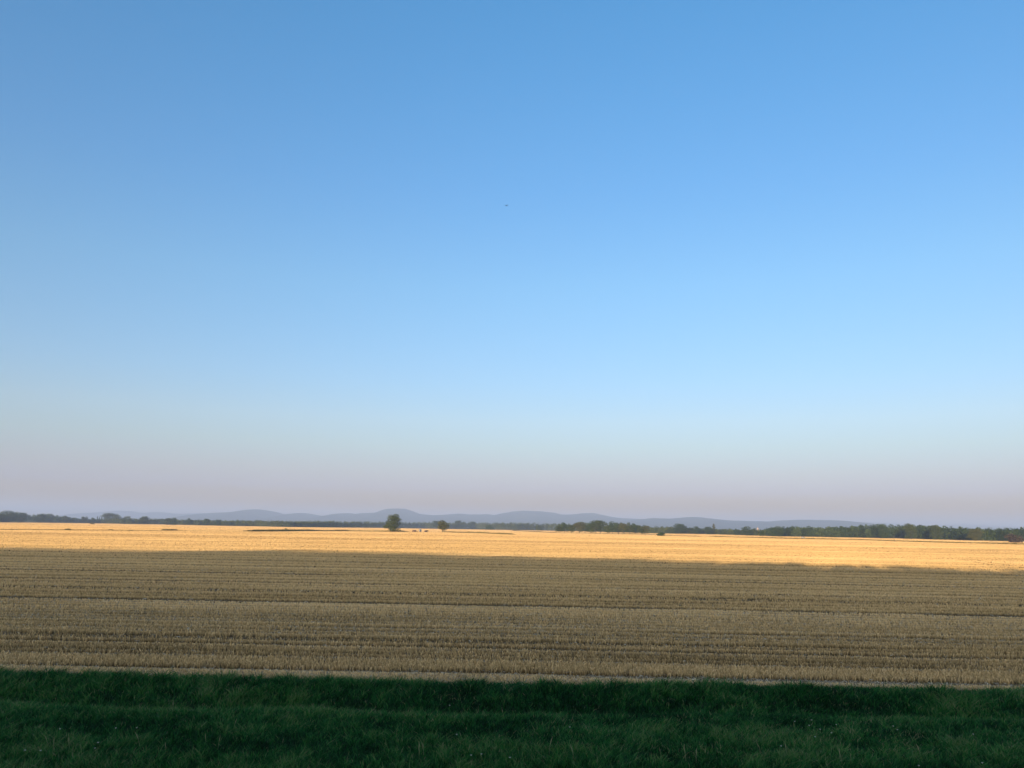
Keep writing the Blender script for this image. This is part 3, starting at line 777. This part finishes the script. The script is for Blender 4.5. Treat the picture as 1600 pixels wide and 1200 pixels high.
tag(link('loose_straw', mesh('loose_straw', V.reshape(-1, 3), np.arange(4 * n).reshape(n, 4), {'tone': np.repeat(np.clip(rng.normal(.45, .22, n), 0, 1), 4)}), M['litter']), 'loose greyish chopped straw lying between the stubble rows', 'straw', kind='stuff')

# ------------------------------------------------------------------ grass of the bank foot
rng = np.random.default_rng(3)
def blades(n, ylo, yhi, scale, seed):
    rng = np.random.default_rng(seed)
    y = rng.uniform(ylo, yhi, n); x = np.sign(rng.uniform(-1, 1, n)) * np.where(rng.random(n) < .85, rng.uniform(0, 1, n) * (.70 * y + 5), (.70 * y + 5) + rng.uniform(0, 1, n) * (.42 * y))
    e = edge_y(np.clip(x, -60, 60))
    tuft = vnoise(x * 2.2, y * 2.2, 97)
    fade = e - .15 + rng.exponential(.16, n) * (tuft > .45) * 2 * rng.random(n)
    k = y < fade
    x, y, e = x[k], y[k], e[k]; n = len(x)
    z = ground_z(x, np.minimum(y, e + .4))
    z = np.maximum(z, -.5)
    cl = .45 * fbm(x * 1.3, y * 1.6, 90, 3) + .55 * fbm(x * 4.5, y * 3.0, 92, 2); big = fbm(x * .25, y * .45, 91, 3)
    tall = np.exp(-((y - (e - 1.0)) / 1.0) ** 2)
    L = (.11 + .16 * tall * (vnoise(x * 1.7, y * .4, 99) > .62) * rng.random(n) + .20 * np.clip(cl * 1.6 - .35, 0, 1) * (.5 + big)) * (1 + .35 * tall) * rng.uniform(.45, 1.35, n) * scale
    wd = rng.uniform(.005, .012, n) * (y / 20)
    phi = rng.uniform(0, 2 * math.pi, n)
    wind = np.stack([.12 + .5 * (vnoise(x * .6, y * .6, 95) - .5), .5 * (vnoise(x * .6, y * .6, 96) - .5)], -1)
    bend = (rng.normal(0, .55, (n, 2)) + wind) * L[:, None]
    dx, dy = np.cos(phi) * wd, np.sin(phi) * wd
    p0 = np.stack([x, y, z - .02], -1)
    p1 = p0 + np.concatenate([bend * .35, (L * .6)[:, None]], 1)
    p2 = p0 + np.concatenate([bend, (L * .95)[:, None]], 1)
    w3 = np.stack([dx, dy, np.zeros(n)], -1)
    V = np.stack([p0 - w3, p0 + w3, p1 - w3 * .8, p1 + w3 * .8, p2], 1).reshape(-1, 3)
    b = np.arange(n)[:, None] * 5
    F = np.concatenate([b + np.array([[0, 1, 3]]), b + np.array([[0, 3, 2]]), b + np.array([[2, 3, 4]])], 0)
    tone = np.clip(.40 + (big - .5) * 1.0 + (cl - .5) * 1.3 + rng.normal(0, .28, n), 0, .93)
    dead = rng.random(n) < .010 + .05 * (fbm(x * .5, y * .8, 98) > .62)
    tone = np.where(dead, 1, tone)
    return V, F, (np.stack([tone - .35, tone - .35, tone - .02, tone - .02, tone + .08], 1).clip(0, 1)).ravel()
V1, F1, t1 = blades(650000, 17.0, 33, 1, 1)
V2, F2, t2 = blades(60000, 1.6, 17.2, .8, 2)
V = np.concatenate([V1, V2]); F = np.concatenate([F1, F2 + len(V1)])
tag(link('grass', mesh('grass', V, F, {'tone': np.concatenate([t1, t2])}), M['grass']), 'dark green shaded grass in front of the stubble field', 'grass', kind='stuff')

# flowers and pale dry stalks standing in the grass
def flower_meshes(v):
    rg = np.random.default_rng(v)
    st = tube([(0, 0, 0), (.01, 0, .15), (.03 * (v - 1), .01, .30)], [.006, .005, .004], 5)
    V = []; F = []
    for k in range(9):
        a = 2 * math.pi * k / 9; r = .030
        c = np.array([.03 * (v - 1), .01, .305])
        u = np.array([math.cos(a), math.sin(a), .35 + rg.normal(0, .1)]); s = np.array([-math.sin(a), math.cos(a), 0]) * .010
        o = len(V); V += [c, c + u * r * .6 + s, c + u * r, c + u * r * .6 - s]; F.append((o, o + 1, o + 2, o + 3))
    tp, tf = tube([(.03 * (v - 1), .01, .300), (.03 * (v - 1), .01, .306), (.03 * (v - 1), .01, .315)], [.012, .013, .004], 8)
    V2, F2 = join([(np.array(V), np.array(F)), (tp, tf)])
    return mesh('stem', *st), mesh('bloom', V2, F2)
FM = [flower_meshes(v) for v in range(3)]
FL = [(95, 1139), (40, 1172), (65, 1172), (150, 1169), (154, 1160), (182, 1137), (215, 1137), (703, 1102), (714, 1147), (738, 1180), (753, 1178), (797, 1183), (892, 1136),
      (1242, 1127), (1264, 1133), (1270, 1125), (1274, 1151), (1281, 1139), (1301, 1145), (1307, 1132), (1395, 1134), (1404, 1140), (1521, 1147), (1220, 1165), (1537, 1192), (1436, 1196)]
for k, (px, py) in enumerate(FL):
    p = hit(px, py, .33)
    gz = float(ground_z(p[0], p[1])); sc = .33 - gz
    fr = 'in the dark grass at the lower left' if px < 300 else 'in the dark grass below the middle of the field edge' if px < 1000 else 'in the loose cluster of blooms right of the middle' if 1235 < px < 1310 else 'in the dark grass at the lower right'
    f = tag(link('wild_flower', None, loc=(p[0], p[1], gz)), 'tiny whitish flower head ' + fr, 'flower', 'white flowers ' + fr)
    f.scale = (1, 1, max(.6, sc / .31)); f.rotation_euler.z = k * 2.1
    st, bl = FM[k % 3]
    link('stem', st, M['stem'], f); link('bloom', bl, M['petal'], f)
def stalk_mesh(v):
    rg = np.random.default_rng(50 + v)
    a = rg.uniform(-.15, .3); pts = [(a * t * t * .6, .02 * t, .55 * t) for t in (0, .3, .6, .85, 1)]
    st = tube(pts, [.006, .005, .005, .004, .002], 5)
    hd = tube([pts[2], pts[3], (pts[4][0] + .03, pts[4][1], pts[4][2] + .05)], [.004, .013, .003], 6)
    return mesh('stem', *st), mesh('seed_head', *hd)
SM = [stalk_mesh(v) for v in range(4)]
ST = [(625, 1182), (655, 1184), (662, 1180), (692, 1178), (858, 1178), (897, 1188), (1032, 1186), (1072, 1192), (1088, 1196), (1190, 1182), (1242, 1172), (1316, 1196), (1230, 1184), (75, 1168), (82, 1176), (108, 1174),
      (258, 1180), (218, 1170), (340, 1172), (322, 1166), (722, 1160), (786, 1112), (745, 1106), (1330, 1196), (1440, 1190), (1545, 1118), (365, 1142), (270, 1112)]
for k, (px, py) in enumerate(ST):
    p = hit(px, py, .05); gz = float(ground_z(p[0], p[1]))
    fr = 'at the lower left of the grass' if px < 400 else 'in the grass left of the middle' if px < 800 else 'in the grass right of the middle' if px < 1210 else 'at the lower right of the grass'
    f = tag(link('dry_stalk', None, loc=(p[0], p[1], gz)), 'pale dry stalk with seed head ' + fr, 'grass stalk', 'pale dry stalks ' + fr)
    f.rotation_euler.z = (k * 1.7) % 6.28; s_ = .55 + .30 * ((k * 37) % 10) / 10
    f.scale = (s_, s_, s_)
    st, hd = SM[k % 4]
    link('stem', st, M['dry'], f); link('seed_head', hd, M['dry'], f)
# a taller leafy weed at the field edge
for px, py, lab in [(222, 1056, 'leafy green weed sticking up over the grass edge at left'), (272, 1060, 'second leafy weed at the grass edge, right of the first')]:
    p = hit(px, py, .1); rg = np.random.default_rng(int(px))
    n = 160; P = rg.normal(size=(n, 3)) * np.array([.09, .06, .13]) + np.array([0, 0, .33])
    V, F = cards(P, rg.normal(size=(n, 3)), rg.uniform(.04, .09, n), rg)
    sc_ = .6
    wd_ = tag(link('leafy_weed', None, loc=(p[0], min(p[1], float(edge_y(p[0])) - .1), 0)), lab, 'weed')
    wd_.scale = (sc_, sc_, sc_)
    link('leaves', mesh('leaves', V, F, {'tone': np.repeat(rg.uniform(.5, .9, n), 4)}), M['grass'], wd_)
    link('stem', mesh('stem', *tube([(0, 0, -.05), (0, .01, .2), (.01, 0, .45)], [.008, .006, .003], 5)), M['stem'], wd_)

# ------------------------------------------------------------------ the wood behind the viewer whose shadow lies over the near field
SH = [(-400, 853), (0, 856), (100, 857), (200, 858), (300, 861), (400, 860), (470, 859), (560, 862), (700, 866), (800, 868), (900, 872), (1000, 874), (1150, 880), (1250, 880), (1350, 884), (1500, 888), (1600, 890), (2000, 905)]
rng = np.random.default_rng(8)
A, Fc, T, o = [], [], [], 0
YB = -70.0
shp = np.array([hit(a, b)[:2] for a, b in SH])
tE = math.tan(R(SUN_EL))
# where each shadow point's ray passes over the tree line, and at what height
cx = shp[:, 0] - (shp[:, 1] - YB) * math.tan(R(SUN_AZ)); ch = (shp[:, 1] - YB) / math.cos(R(SUN_AZ)) * tE
for xx in np.arange(-280, 120, 3.0):
    for rw in range(4):
        hh = float(np.interp(xx, cx, ch)) * (1 if rw == 0 else rng.uniform(.85, .98)) + ((vnoise(xx * .07, .5, 7) - .5) * 1.0 + rng.normal(0, .10) if rw == 0 else 0)
        w = rng.uniform(6, 9)
        px_ = xx + rng.uniform(-1, 1); py_ = YB - rw * 6 + (0 if rw == 0 else rng.uniform(-2, 2))
        bl = [(rng.uniform(-.3, .3) * w, rng.uniform(-.2, .2) * w, hh - 2.2 - rng.uniform(0, 1) * k, w * .45, w * .35, 2.2) for k in range(3)] + [(0, 0, hh * .45, w * .5, w * .4, hh * .45)]
        V, F, t = crown(rng, bl, 520, 1.5)
        V[:, 2] = np.clip(V[:, 2], .05, hh + .3)
        V = V + np.array([px_, py_, 0]); A.append(V); Fc.append(F + o); T.append(t); o += len(V)
tag(link('woodland', mesh('woodland', np.concatenate(A), np.concatenate(Fc), {'tone': np.concatenate(T)}), M['leaf_dark']), 'belt of trees behind the viewer that shades the near field', 'wood', kind='stuff')
